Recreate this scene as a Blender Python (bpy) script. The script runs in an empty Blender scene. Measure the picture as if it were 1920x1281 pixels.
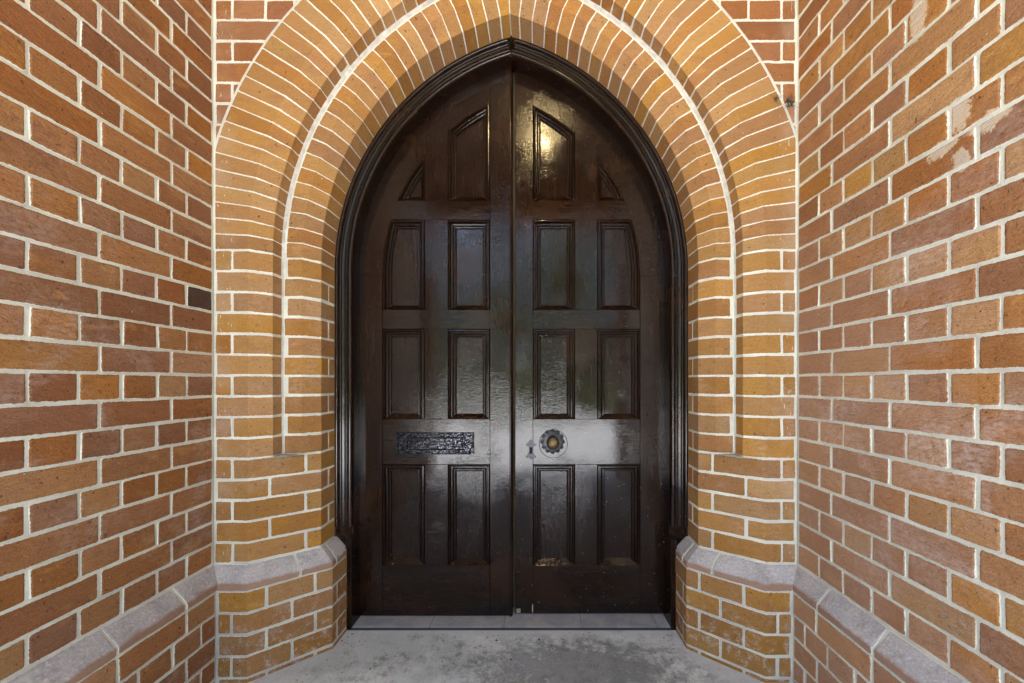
import bpy, bmesh, math, random
from mathutils import Vector, Matrix
random.seed(7)
R_ = random.Random(11)
S = bpy.context.scene
COL = S.collection

# ------------------------------------------------------------------ camera
CAMX, CAMY, EYE = 0.117, -1.655, 1.197
cd = bpy.data.cameras.new("camera"); cam = bpy.data.objects.new("camera", cd); COL.objects.link(cam)
cam.location = (CAMX, CAMY, EYE); cam.rotation_euler = (math.radians(90), 0, 0)
cd.sensor_width = 36.0; cd.lens = 754 / 1920 * 36
cd.shift_x = (960 - 1004) / 1920; cd.shift_y = (717 - 640.5) / 1920
cd.clip_start = 0.02; cd.clip_end = 400
S.camera = cam

# ------------------------------------------------------------------ light
SUN_EL, SUN_AZ = 50, -72          # the sun stands behind the church: the porch is in shade
w = bpy.data.worlds.new("World"); S.world = w; w.use_nodes = True
wn = w.node_tree.nodes; wl = w.node_tree.links
bg = wn["Background"]; sky = wn.new("ShaderNodeTexSky"); sky.sky_type = 'NISHITA'
sky.sun_disc = False; sky.sun_elevation = math.radians(SUN_EL); sky.sun_rotation = math.radians(SUN_AZ)
sky.air_density = 1.0; sky.dust_density = 2.5; sky.ozone_density = 1.0
wl.new(sky.outputs[0], bg.inputs[0]); bg.inputs[1].default_value = 0.15
sd = bpy.data.lights.new("sun", 'SUN'); sd.energy = 5.0; sd.angle = math.radians(0.5); sd.color = (1, .975, .94)
sun = bpy.data.objects.new("sun", sd); COL.objects.link(sun)
a, e_ = math.radians(SUN_AZ), math.radians(SUN_EL)
sdir = Vector((math.sin(a) * math.cos(e_), math.cos(a) * math.cos(e_), math.sin(e_)))
sun.rotation_euler = sdir.to_track_quat('Z', 'Y').to_euler(); sun.location = sdir * 30
vs = S.view_settings; vs.view_transform = 'Standard'; vs.look = 'None'; vs.gamma = 1.0; vs.use_curve_mapping = False
vs.exposure = 3.55
S.render.engine = 'CYCLES'
S.cycles.max_bounces = 10; S.cycles.diffuse_bounces = 8; S.cycles.glossy_bounces = 5

# ------------------------------------------------------------------ node helpers
class NT:
    def __init__(s, name):
        s.m = bpy.data.materials.new(name); s.m.use_nodes = True
        s.t = s.m.node_tree; s.n = s.t.nodes; s.l = s.t.links
        s.b = s.n["Principled BSDF"]
    def node(s, typ, **kw):
        x = s.n.new(typ)
        for k, v in kw.items(): setattr(x, k, v)
        return x
    def put(s, sock, v):
        if isinstance(v, bpy.types.NodeSocket): s.l.new(v, sock)
        elif v is not None: sock.default_value = v
    def pos(s): return s.node("ShaderNodeNewGeometry").outputs["Position"]
    def objc(s): return s.node("ShaderNodeTexCoord").outputs["Object"]
    def mapv(s, vec, scale=(1, 1, 1), loc=(0, 0, 0), rot=(0, 0, 0)):
        m = s.node("ShaderNodeMapping"); s.put(m.inputs[0], vec)
        m.inputs[1].default_value = loc; m.inputs[2].default_value = rot; m.inputs[3].default_value = scale
        return m.outputs[0]
    def noise(s, vec, scale, detail=4, rough=.55, dist=0.0):
        m = s.node("ShaderNodeTexNoise"); s.put(m.inputs["Vector"], vec)
        m.inputs["Scale"].default_value = scale; m.inputs["Detail"].default_value = detail
        m.inputs["Roughness"].default_value = rough; m.inputs["Distortion"].default_value = dist
        return m.outputs[0]
    def math(s, op, a, b=None, c=None, clamp=False):
        m = s.node("ShaderNodeMath", operation=op, use_clamp=clamp); s.put(m.inputs[0], a)
        if b is not None: s.put(m.inputs[1], b)
        if c is not None: s.put(m.inputs[2], c)
        return m.outputs[0]
    def ramp(s, fac, stops, interp='LINEAR'):
        m = s.node("ShaderNodeValToRGB"); s.put(m.inputs[0], fac); m.color_ramp.interpolation = interp
        els = m.color_ramp.elements
        while len(els) < len(stops): els.new(.5)
        for e, (p, c) in zip(els, stops):
            e.position = p; e.color = (*c, 1) if len(c) == 3 else c
        return m.outputs[0]
    def mix(s, fac, a, b, mode='MIX'):
        m = s.node("ShaderNodeMix", data_type='RGBA', blend_type=mode)
        s.put(m.inputs[0], fac)
        s.put(m.inputs[6], (*a, 1) if isinstance(a, tuple) else a)
        s.put(m.inputs[7], (*b, 1) if isinstance(b, tuple) else b)
        return m.outputs[2]
    def rng(s, v, a, b, c=0., d=1.):
        m = s.node("ShaderNodeMapRange"); m.interpolation_type = 'SMOOTHSTEP'
        s.put(m.inputs[0], v)
        for i, q in zip((1, 2, 3, 4), (a, b, c, d)): m.inputs[i].default_value = q
        return m.outputs[0]
    def bump(s, h, strength, dist, prev=None):
        m = s.node("ShaderNodeBump"); m.inputs["Strength"].default_value = strength
        m.inputs["Distance"].default_value = dist; s.put(m.inputs["Height"], h)
        if prev is not None: s.put(m.inputs["Normal"], prev)
        return m.outputs[0]
    def xyz(s, v):
        m = s.node("ShaderNodeSeparateXYZ"); s.put(m.inputs[0], v); return m.outputs
    def end(s, col, rough, nrm=None, spec=None, **kw):
        s.put(s.b.inputs["Base Color"], (*col, 1) if isinstance(col, tuple) else col)
        s.put(s.b.inputs["Roughness"], rough)
        if nrm is not None: s.put(s.b.inputs["Normal"], nrm)
        if spec is not None: s.b.inputs["Specular IOR Level"].default_value = spec
        for k, v in kw.items(): s.put(s.b.inputs[k], v)
        return s.m

MORTAR = (.66, .655, .565)
def mortar_mat(name="lime_mortar"):
    t = NT(name); p = t.pos()
    n1 = t.noise(p, 9, 5); n2 = t.noise(p, 120, 4, .7); n3 = t.noise(p, 420, 3, .7)
    c = t.mix(t.rng(n1, .35, .7), MORTAR, (.54, .52, .45))
    c = t.mix(t.rng(n2, .52, .72, 0, .5), c, (.46, .44, .40))
    z = t.xyz(p)[2]
    grey = t.math('MULTIPLY', t.rng(z, .75, .15), t.rng(t.noise(p, 5, 4), .38, .62), clamp=True)
    c = t.mix(t.math('MULTIPLY', grey, .6), c, (.33, .32, .33))
    nb = t.bump(n3, .5, .0015); nb = t.bump(n2, .7, .004, nb)
    return t.end(c, .93, nb, .2)

SMEARS = [((1.194 - CAMX) * 754 / (px - 1004) - 1.655, EYE + (717 - py) * ((1.194 - CAMX) * 754 / (px - 1004)) / 754, ry, rz) for px, py, ry, rz in
          ((1797, 212, .026, .044), (1850, 230, .038, .022), (1765, 282, .034, .020), (1801, 300, .020, .030), (1722, 28, .024, .062))]
def brick_mat(name, stops, purple, pur_amt, stain=0.0, drip=0.0, lowwhite=0.0, crack=1.0, smears=False):
    t = NT(name); p = t.pos(); o = t.objc()
    r1 = t.node("ShaderNodeObjectInfo").outputs["Random"]
    r2 = t.node("ShaderNodeNewGeometry").outputs["Random Per Island"]
    r = t.math('FRACT', t.math('ADD', r1, r2))
    c = t.ramp(r, stops)
    rr = t.math('FRACT', t.math('MULTIPLY', r, 17.3))
    hs = t.node("ShaderNodeHueSaturation"); t.put(hs.inputs["Color"], c)
    t.put(hs.inputs["Value"], t.math('MULTIPLY_ADD', rr, .24, .88))
    t.put(hs.inputs["Saturation"], t.math('MULTIPLY_ADD', t.math('FRACT', t.math('MULTIPLY', r, 53.1)), .2, .88))
    c = hs.outputs[0]
    # kiln marks: soft patches of purple and of yellow
    big = t.noise(t.mapv(p, (1, 1, 2.2)), 5.5, 4, .6, .6)
    c = t.mix(t.math('MULTIPLY', t.rng(big, .52, .70), pur_amt), c, purple)
    big2 = t.noise(t.mapv(p, (1, 1, 2.2), (7, 3, 5)), 8, 3, .5, .4)
    c = t.mix(t.rng(big2, .60, .75, 0, .45), c, tuple(min(1, q * 1.25) for q in stops[-1][1]))
    # fine sand grain, pits
    g = t.noise(p, 260, 4, .7)
    c = t.mix(t.rng(g, .38, .62, .0, .34), c, (.05, .02, .01))
    st = t.noise(t.mapv(p, (1, 1, 5)), 22, 5, .65, .3)
    c = t.mix(t.rng(st, .35, .7, 0, .24), c, tuple(q * .55 for q in stops[0][1]))
    pit = t.noise(p, 75, 2, .5)
    pm = t.rng(pit, .68, .72)
    c = t.mix(t.math('MULTIPLY', pm, .7), c, (.04, .02, .012))
    # pale lime flecks
    fl = t.noise(t.mapv(p, (1, 1, 1), (3, 9, 1)), 55, 3, .6)
    c = t.mix(t.rng(fl, .735, .77, 0, .75), c, (.62, .56, .48))
    xy = t.xyz(p)
    if stain:
        n = t.noise(p, 3.2, 6, .68, .5); n = t.math('MULTIPLY', t.rng(n, .46, .66), t.rng(t.noise(t.mapv(p, (1, 1, 2)), 42, 7, .75), .36, .66))
        zone = t.math('MULTIPLY', t.rng(xy[2], .35, .6), t.rng(xy[2], 2.0, 1.4))
        c = t.mix(t.math('MULTIPLY', t.math('MULTIPLY', n, zone), stain, clamp=True), c, (.60, .50, .46))
    if drip:
        d = t.noise(t.mapv(p, (1, 1, .18)), 160, 2, .5)
        near = t.rng(t.math('ABSOLUTE', xy[0]), 1.09, 1.15)
        d = t.math('MULTIPLY', t.rng(d, .66, .70), near)
        d = t.math('MULTIPLY', d, t.rng(t.noise(p, 30, 2), .40, .55))
        c = t.mix(t.math('MULTIPLY', d, drip), c, (.66, .58, .44))
        c = t.mix(t.math('MULTIPLY', t.math('MULTIPLY', near, t.rng(t.noise(p, 7, 3), .4, .7)), .30), c, (.45, .33, .24))
    if lowwhite:
        lz = t.rng(xy[2], .42, .02)
        n = t.noise(p, 21, 8, .8)
        m = t.math('MULTIPLY', lz, t.rng(n, .50, .66))
        c = t.mix(t.math('MULTIPLY', m, lowwhite), c, (.60, .56, .54))
    if smears:      # old lime repairs smeared over the joints, and wash near the corner
        wz = t.math('MULTIPLY', t.rng(t.math('ADD', xy[1], t.math('MULTIPLY', t.math('SUBTRACT', big, .5), .8)), -.75, -.30), t.rng(xy[2], 1.9, 1.2))
        c = t.mix(t.math('MULTIPLY', wz, .38), c, (.46, .29, .21))
        nz = t.math('MULTIPLY', t.math('SUBTRACT', t.noise(p, 26, 6, .75), .5), 2.6)
        for (yy, zz, ry, rz) in SMEARS:
            ddy = t.math('DIVIDE', t.math('SUBTRACT', xy[1], yy), ry); ddz = t.math('DIVIDE', t.math('SUBTRACT', xy[2], zz), rz)
            dd = t.math('ADD', t.math('SQRT', t.math('ADD', t.math('POWER', ddy, 2.0), t.math('POWER', ddz, 2.0))), nz)
            c = t.mix(t.math('MULTIPLY', t.rng(dd, 1.12, .9), .8), c, (.60, .49, .36))
            c = t.mix(t.math('MULTIPLY', t.rng(dd, .55, .25), .6), c, (.50, .44, .40))
    cr_n = t.noise(t.mapv(p, (1, 1, 2.4), (2, 5, 1)), 13, 5, .7, 1.4)
    crk = t.math('MULTIPLY', t.rng(t.math('ABSOLUTE', t.math('SUBTRACT', cr_n, .5)), .012, .002), t.rng(t.noise(p, 6, 3), .52, .62))
    c = t.mix(t.math('MULTIPLY', crk, .55 * crack), c, (.05, .025, .015))
    # ragged mortar over the arris
    ed = t.node("ShaderNodeAttribute", attribute_name="edge").outputs["Fac"]
    sm = t.math('SUBTRACT', t.math('MULTIPLY', t.noise(p, 95, 4, .65), 1.35), ed)
    sm = t.rng(sm, .38, .50)
    c = t.mix(sm, c, MORTAR)
    h1 = t.noise(t.mapv(p, (1, 1, 1.9)), 34, 6, .62, .8)
    nb = t.bump(t.rng(h1, .30, .62), .55 * crack, .004)
    nb = t.bump(g, .35, .0012, nb)
    nb = t.bump(pm, -.5, .002, nb)
    nb = t.bump(crk, -.8 * crack, .004, nb)
    return t.end(c, t.rng(g, .2, .8, .78, .92), nb, .3)

def wood_mat(name, horiz=False):
    t = NT(name); p = t.pos()
    sc = (1.0, 1, 14) if horiz else (14, 14, 1.0)
    g1 = t.noise(t.mapv(p, sc), 7, 7, .65, .6); g2 = t.noise(t.mapv(p, tuple(q * 2.6 if q > 1 else q * 1.6 for q in sc)), 10, 5, .7)
    c = t.ramp(g1, [(.28, (.003, .0012, .0006)), (.5, (.0095, .0034, .0013)), (.72, (.023, .0080, .0028))])
    c = t.mix(t.rng(g2, .35, .68, 0, .65), c, (.010, .0045, .003))
    wr = t.noise(p, 2.3, 4, .6)
    c = t.mix(t.rng(wr, .48, .70, 0, .6), c, (.028, .0105, .004))
    # medullary flecks of oak
    fk = t.noise(t.mapv(p, (3, 3, 9) if horiz else (9, 3, 3), rot=(0, .5, 0)), 26, 3, .6, 1.0)
    c = t.mix(t.rng(fk, .62, .70, 0, .4), c, (.05, .025, .012))
    # scuffs and paint specks
    sp = t.noise(p, 85, 2, .5); spm = t.rng(sp, .735, .75)
    xy = t.xyz(p)
    low = t.rng(xy[2], 1.15, .15, .25, 1.0)
    c = t.mix(t.math('MULTIPLY', spm, t.math('MULTIPLY', low, .7)), c, (.33, .27, .2))
    wk = t.noise(t.mapv(p, (.6, 1, 1.7), rot=(0, .35, 0)), 62, 5, .6, 1.4)
    wk2 = t.noise(t.mapv(p, (2.5, 2.5, 5) if horiz else (5, 2.5, 2.0)), 60, 4, .6)
    zone = t.rng(t.noise(p, 3.0, 3), .40, .62, .15, 1.0)
    nb = t.bump(t.math('MULTIPLY', wk, zone), .42, .0022)
    nb = t.bump(t.noise(p, 4.2, 2), .16, .008, nb)
    ro = t.math('MULTIPLY_ADD', t.noise(p, 8, 5, .6), .25, .42)
    m = t.end(c, ro, nb, .03)
    t.put(t.b.inputs["Coat Weight"], .72); t.put(t.b.inputs["Coat Roughness"], t.rng(t.noise(p, 5, 4), .3, .7, .04, .10)); t.put(t.b.inputs["Coat Normal"], nb)
    return m

def iron_mat():
    t = NT("black_hammered_iron"); p = t.pos()
    n = t.noise(p, 125, 3, .6, .1)
    nb = t.bump(t.rng(n, .40, .60), 1.0, .0075)
    return t.end((.075, .078, .09), .20, nb, .7, Metallic=.85)
def simple(name, c, r, bumps=None, metal=0.0, spec=.5, var=.25):
    t = NT(name); p = t.pos(); n = t.noise(p, 30, 5, .6)
    cc = t.mix(t.rng(n, .3, .7, 0, var), c, tuple(q * .5 for q in c))
    nb = t.bump(t.noise(p, 160, 4, .6), .3, bumps or .001)
    return t.end(cc, r, nb, spec, Metallic=metal)
def concrete_mat():
    t = NT("stained_concrete"); p = t.pos()
    n1 = t.noise(p, 3.1, 7, .66, .5); n2 = t.noise(p, 19, 9, .82); n3 = t.noise(p, 75, 8, .85)
    c = t.mix(t.rng(n1, .35, .65), (.74, .79, .77), (.50, .55, .53))
    xy = t.xyz(p)
    # two worn dark patches of mildew in the middle of the porch floor
    dx = t.math('SUBTRACT', xy[0], .30); dy = t.math('ADD', xy[1], -.03)
    d = t.math('SQRT', t.math('ADD', t.math('POWER', t.math('MULTIPLY', dx, 1.7), 2.0), t.math('POWER', t.math('MULTIPLY', dy, 4.4), 2.0)))
    d = t.math('ADD', d, t.math('MULTIPLY', t.math('SUBTRACT', t.noise(p, 17, 8, .8), .5), 3.0))
    c = t.mix(t.rng(d, .95, .45, 0, .62), c, (.085, .083, .088))
    gm = t.math('MULTIPLY', t.rng(n2, .46, .60), t.rng(t.noise(p, 4.5, 5, .7), .42, .60))
    c = t.mix(t.math('MULTIPLY', gm, .75), c, (.17, .18, .15))
    c = t.mix(t.rng(n3, .55, .64, 0, .65), c, (.66, .67, .68))
    c = t.mix(t.rng(n3, .46, .36, 0, .6), c, (.12, .12, .12))
    # white lime wash along the walls and the sill
    axx = t.math('ABSOLUTE', xy[0])
    ew = t.math('ADD', axx, t.math('MULTIPLY', xy[1], 0.85))
    e1 = t.rng(t.math('ADD', ew, t.math('MULTIPLY', t.math('SUBTRACT', n2, .5), .16)), .80, .90)
    e2 = t.rng(t.math('ADD', xy[1], t.math('MULTIPLY', t.math('SUBTRACT', n2, .5), .05)), .235, .27)
    c = t.mix(t.math('MULTIPLY', t.math('MAXIMUM', e1, e2), .6), c, (.60, .61, .62))
    nb = t.bump(n3, .55, .0022); nb = t.bump(n2, .6, .005, nb)
    return t.end(c, t.rng(n1, .3, .7, .72, .9), nb, .35)

M_mortar = mortar_mat()
M_fillet = simple('aged_cream_pointing', (.56, .53, .46), .93, .004, var=.7)
M_side = brick_mat("red_brown_brick", [(0, (.26, .104, .042)), (.35, (.315, .130, .046)), (.62, (.35, .150, .050)), (.88, (.38, .172, .056)), (1, (.43, .215, .070))],
                   (.180, .080, .050), .4, stain=.35, lowwhite=.3)
M_side_r = brick_mat("orange_red_brick", [(0, (.33, .140, .054)), (.35, (.39, .170, .060)), (.62, (.43, .198, .066)), (.88, (.46, .23, .076)), (1, (.51, .28, .090))],
                     (.27, .130, .085), .45, stain=.6, smears=True, lowwhite=.3)
M_arch = brick_mat("gauged_orange_brick", [(0, (.33, .150, .046)), (.5, (.375, .185, .050)), (1, (.42, .225, .060))],
                   (.31, .145, .07), .45, stain=.2, drip=.9, lowwhite=.6, crack=.35)
M_span = brick_mat("spandrel_brick", [(0, (.27, .105, .038)), (.5, (.32, .130, .044)), (1, (.36, .155, .052))],
                   (.20, .08, .05), .5, drip=.8, crack=.5)
M_wv = wood_mat("varnished_oak_vertical"); M_wh = wood_mat("varnished_oak_horizontal", True)
M_iron = iron_mat()
M_brass = simple("aged_brass", (.17, .12, .06), .42, metal=.85, var=.6)
M_black = simple("keyhole_and_shadow_black", (.004, .004, .004), .9)
M_conc = concrete_mat()
def ledge_mat():
    t = NT("slate_grey_ledge_brick"); p = t.pos()
    n = t.noise(p, 7, 6, .65); n2 = t.noise(p, 120, 5, .75); z = t.xyz(p)[2]
    c = t.mix(t.rng(n, .35, .68), (.37, .35, .345), (.50, .475, .465))
    c = t.mix(t.rng(n2, .54, .64, 0, .7), c, (.68, .66, .65)); c = t.mix(t.rng(n2, .46, .36, 0, .5), c, (.20, .18, .17)); c = t.mix(t.rng(t.noise(p, 16, 6, .7), .55, .70, 0, .5), c, (.26, .20, .17))
    lip = t.rng(t.math('ADD', z, t.math('MULTIPLY', t.math('SUBTRACT', n, .5), .03)), .396, .386)
    c = t.mix(t.math('MULTIPLY', lip, .8), c, (.30, .145, .075))
    ed = t.node("ShaderNodeAttribute", attribute_name="edge").outputs["Fac"]
    sm = t.rng(t.math('SUBTRACT', t.math('MULTIPLY', t.noise(p, 70, 4, .65), 1.3), ed), .36, .52)
    c = t.mix(sm, c, MORTAR)
    nb = t.bump(n2, .5, .002); nb = t.bump(t.noise(p, 30, 4), .4, .004, nb)
    return t.end(c, .8, nb, .3)
M_ledge = ledge_mat()

# ------------------------------------------------------------------ object helpers
def link(name, me, mat=None, parent=None):
    o = bpy.data.objects.new(name, me); COL.objects.link(o)
    if mat is not None and not me.materials: me.materials.append(mat)
    if parent is not None: o.parent = parent
    return o
def tag(o, label=None, cat=None, group=None, kind=None):
    if label: o["label"] = label
    if cat: o["category"] = cat
    if group: o["group"] = group
    if kind: o["kind"] = kind
    return o
def thing(name, label, cat, loc=(0, 0, 0), group=None):
    o = bpy.data.objects.new(name, None); COL.objects.link(o); o.location = loc; o.empty_display_size = .1
    return tag(o, label, cat, group)
def adopt(o, parent):           # keep world coordinates of a mesh built in place
    o.parent = parent; o.matrix_parent_inverse = Matrix.Translation(-Vector(parent.location)); return o
def me_from(name, v, f, smooth=False):
    me = bpy.data.meshes.new(name); me.from_pydata([tuple(q) for q in v], [], f); me.update()
    if smooth:
        for q in me.polygons: q.use_smooth = True
    return me
def box_me(name, x0, x1, y0, y1, z0, z1, bev=0.0):
    bm = bmesh.new(); bmesh.ops.create_cube(bm, size=1)
    for v in bm.verts: v.co = Vector(((x0 + x1) / 2 + v.co.x * (x1 - x0), (y0 + y1) / 2 + v.co.y * (y1 - y0), (z0 + z1) / 2 + v.co.z * (z1 - z0)))
    if bev: bmesh.ops.bevel(bm, geom=bm.edges[:], offset=bev, segments=2, affect='EDGES', profile=.5)
    me = bpy.data.meshes.new(name); bm.to_mesh(me); bm.free(); return me

EDGE, ARRIS, SKIRT = .0050, .0020, .020
def patch(rows, norms, jit=.0017, arris=ARRIS, skirt=SKIRT, face=.0012):
    """one brick: grid of front points (rows x cols) with outward normals; rim pushed back, skirts going into the wall"""
    nj, ni = len(rows), len(rows[0]); V = []; F = []; E = []
    idx = {}
    tilt = R_.uniform(-face, face); push = R_.uniform(-face, face)
    for j in range(nj):
        for i in range(ni):
            p = Vector(rows[j][i]); n = Vector(norms[j][i])
            rim = j in (0, nj - 1) or i in (0, ni - 1)
            p = p + n * (push + tilt * (2 * i / (ni - 1) - 1))
            if rim:
                du = (Vector(rows[j][min(i + 1, ni - 1)]) - Vector(rows[j][max(i - 1, 0)])).normalized()
                dv = (Vector(rows[min(j + 1, nj - 1)][i]) - Vector(rows[max(j - 1, 0)][i])).normalized()
                p = p - n * arris
                if i in (0, ni - 1): p += du * R_.uniform(-jit, jit)
                if j in (0, nj - 1): p += dv * R_.uniform(-jit, jit)
                if (i in (0, ni - 1)) and (j in (0, nj - 1)):
                    k = R_.uniform(.0, .0022)
                    p += du * (k if i == 0 else -k) + dv * (k if j == 0 else -k)
            idx[j, i] = len(V); V.append(p); E.append(0. if rim else 1.)
    for j in range(nj - 1):
        for i in range(ni - 1):
            F.append((idx[j, i], idx[j, i + 1], idx[j + 1, i + 1], idx[j + 1, i]))
    ring = [(0, i) for i in range(ni)] + [(j, ni - 1) for j in range(1, nj)] + [(nj - 1, i) for i in range(ni - 2, -1, -1)] + [(j, 0) for j in range(nj - 2, 0, -1)]
    base = len(V)
    for (j, i) in ring:
        V.append(V[idx[j, i]] - Vector(norms[j][i]) * skirt); E.append(0.)
    m = len(ring)
    for q in range(m):
        a_, b_ = ring[q], ring[(q + 1) % m]
        F.append((idx[b_], idx[a_], base + q, base + (q + 1) % m))
    return V, F, E
def patch_me(name, V, F, E, flip=False):
    if flip: F = [tuple(reversed(f)) for f in F]
    me = me_from(name, V, F)
    at = me.attributes.new("edge", 'FLOAT', 'POINT'); at.data.foreach_set("value", E)
    return me

def offset_poly(path, o, first=None, last=None):
    """miter offset vectors along an open 2D polyline, outward = right-hand side of travel"""
    n = len(path); out = []
    seg = []
    for i in range(n - 1):
        d = Vector((path[i + 1][0] - path[i][0], path[i + 1][1] - path[i][1])).normalized(); seg.append(Vector((d.y, -d.x)))
    for i in range(n):
        if i == 0: m = first if first else seg[0]
        elif i == n - 1: m = last if last else seg[-1]
        else: s_ = seg[i - 1] + seg[i]; m = s_ / (1 + seg[i - 1].dot(seg[i]))
        out.append(Vector(m))
    return out
def arclen(path):
    s = [0.]
    for i in range(len(path) - 1): s.append(s[-1] + math.hypot(path[i + 1][0] - path[i][0], path[i + 1][1] - path[i][1]))
    return s
def at_s(path, mit, s):
    L = arclen(path)
    s = max(0, min(L[-1], s))
    for i in range(len(path) - 1):
        if s <= L[i + 1] + 1e-9:
            t = (s - L[i]) / max(1e-9, L[i + 1] - L[i])
            p = Vector(path[i]).lerp(Vector(path[i + 1]), t)
            d = (Vector(path[i + 1]) - Vector(path[i])).normalized(); n = Vector((d.y, -d.x))
            if t < 1e-6: n = mit[i]
            elif t > 1 - 1e-6: n = mit[i + 1]
            return p, n
def stations(path, s0, s1, step=.055):
    L = arclen(path)
    fixed = [s0, s0 + EDGE] + [q for q in L if s0 + EDGE + .003 < q < s1 - EDGE - .003] + [s1 - EDGE, s1]
    out = [fixed[0]]
    for a_, b_ in zip(fixed, fixed[1:]):
        k = max(1, int((b_ - a_) / step + .5))
        for q in range(1, k + 1): out.append(a_ + (b_ - a_) * q / k)
    return out
def path_brick(path, mit, s0, s1, z0, z1):
    ss = stations(path, s0, s1); zz = [z0, z0 + EDGE, z1 - EDGE, z1]
    rows, nor = [], []
    cols = [at_s(path, mit, s) for s in ss]
    for z in zz:
        rows.append([(p.x, p.y, z) for p, n in cols]); nor.append([(n.x, n.y, 0) for p, n in cols])
    return patch(rows, nor)
def ledge_brick(path, mit, s0, s1, zt, proj=.055):
    ss = stations(path, s0, s1)
    prof = [(0, 0), (.006, -.006), (proj * .45, -.026), (proj - .006, -.0535), (proj, -.060), (proj, -.066), (proj, -.078), (proj, -.082)]
    cols = [at_s(path, mit, s) for s in ss]
    rows, nor = [], []
    for (o, h) in reversed(prof):
        rows.append([(p.x + n.x * o, p.y + n.y * o, zt + h) for p, n in cols])
        k = 0 if h < -.064 else .8
        nor.append([Vector((n.x, n.y, k)).normalized()[:] for p, n in cols])
    return patch(rows, nor, skirt=.03)

# ------------------------------------------------------------------ dimensions
PITCH = .08604; JB = .0082
Z0 = EYE - .746                          # top of the ledge = bed joint 0
XL, XR = -1.207, 1.194                   # the two side walls
HS = EYE + .546                          # springing
CX = .315                                # the arch centres lie at +-CX
ECX, ER = .227, 1.492                    # extrados circle
PROJ = .055
CEIL = 3.62; YOPEN = -2.25
P0 = (-1.067, 0.); P1 = (-.995, .047); P2 = (-.993, .110); P3 = (-.908, .110); P4 = (-.856, .172); P5 = (-.855, .312)
Q0 = (-1.032, -PROJ); Q4 = (-.795, .152); Q5 = (-.793, .300)
def zc(k): return Z0 + k * PITCH
def mir(path): return [(-x, y) for x, y in path]

# ------------------------------------------------------------------ setting: floor, ceiling, ground
fl = link("floor", box_me("floor", -1.5, 1.5, YOPEN - .4, .46, -.12, 0), M_conc); tag(fl, kind="structure")
ce = link("ceiling", box_me("ceiling", -1.6, 1.6, YOPEN - .35, .75, CEIL, CEIL + .25), simple("dark_boarded_ceiling", (.16, .11, .07), .7)); tag(ce, kind="structure")
def ground_mat():
    t = NT("lawn"); p = t.pos(); n = t.noise(p, 3, 6); n2 = t.noise(p, 60, 4)
    c = t.mix(t.rng(n, .3, .7), (.05, .085, .022), (.08, .11, .03)); c = t.mix(t.rng(n2, .4, .7, 0, .5), c, (.03, .05, .012))
    return t.end(c, .9, t.bump(n2, .8, .02), .2)
gr = link("ground", me_from("ground", [(-90, -90, -.15), (90, -90, -.15), (90, 90, -.15), (-90, 90, -.15)], [(0, 1, 2, 3)]), ground_mat()); tag(gr, kind="structure")
pv = link("path", box_me("path", -6.5, 6.5, -11.5, YOPEN - .42, -.14, -.02), simple("pale_paving", (.78, .79, .79), .8, .003)); tag(pv, kind="structure")

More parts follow.
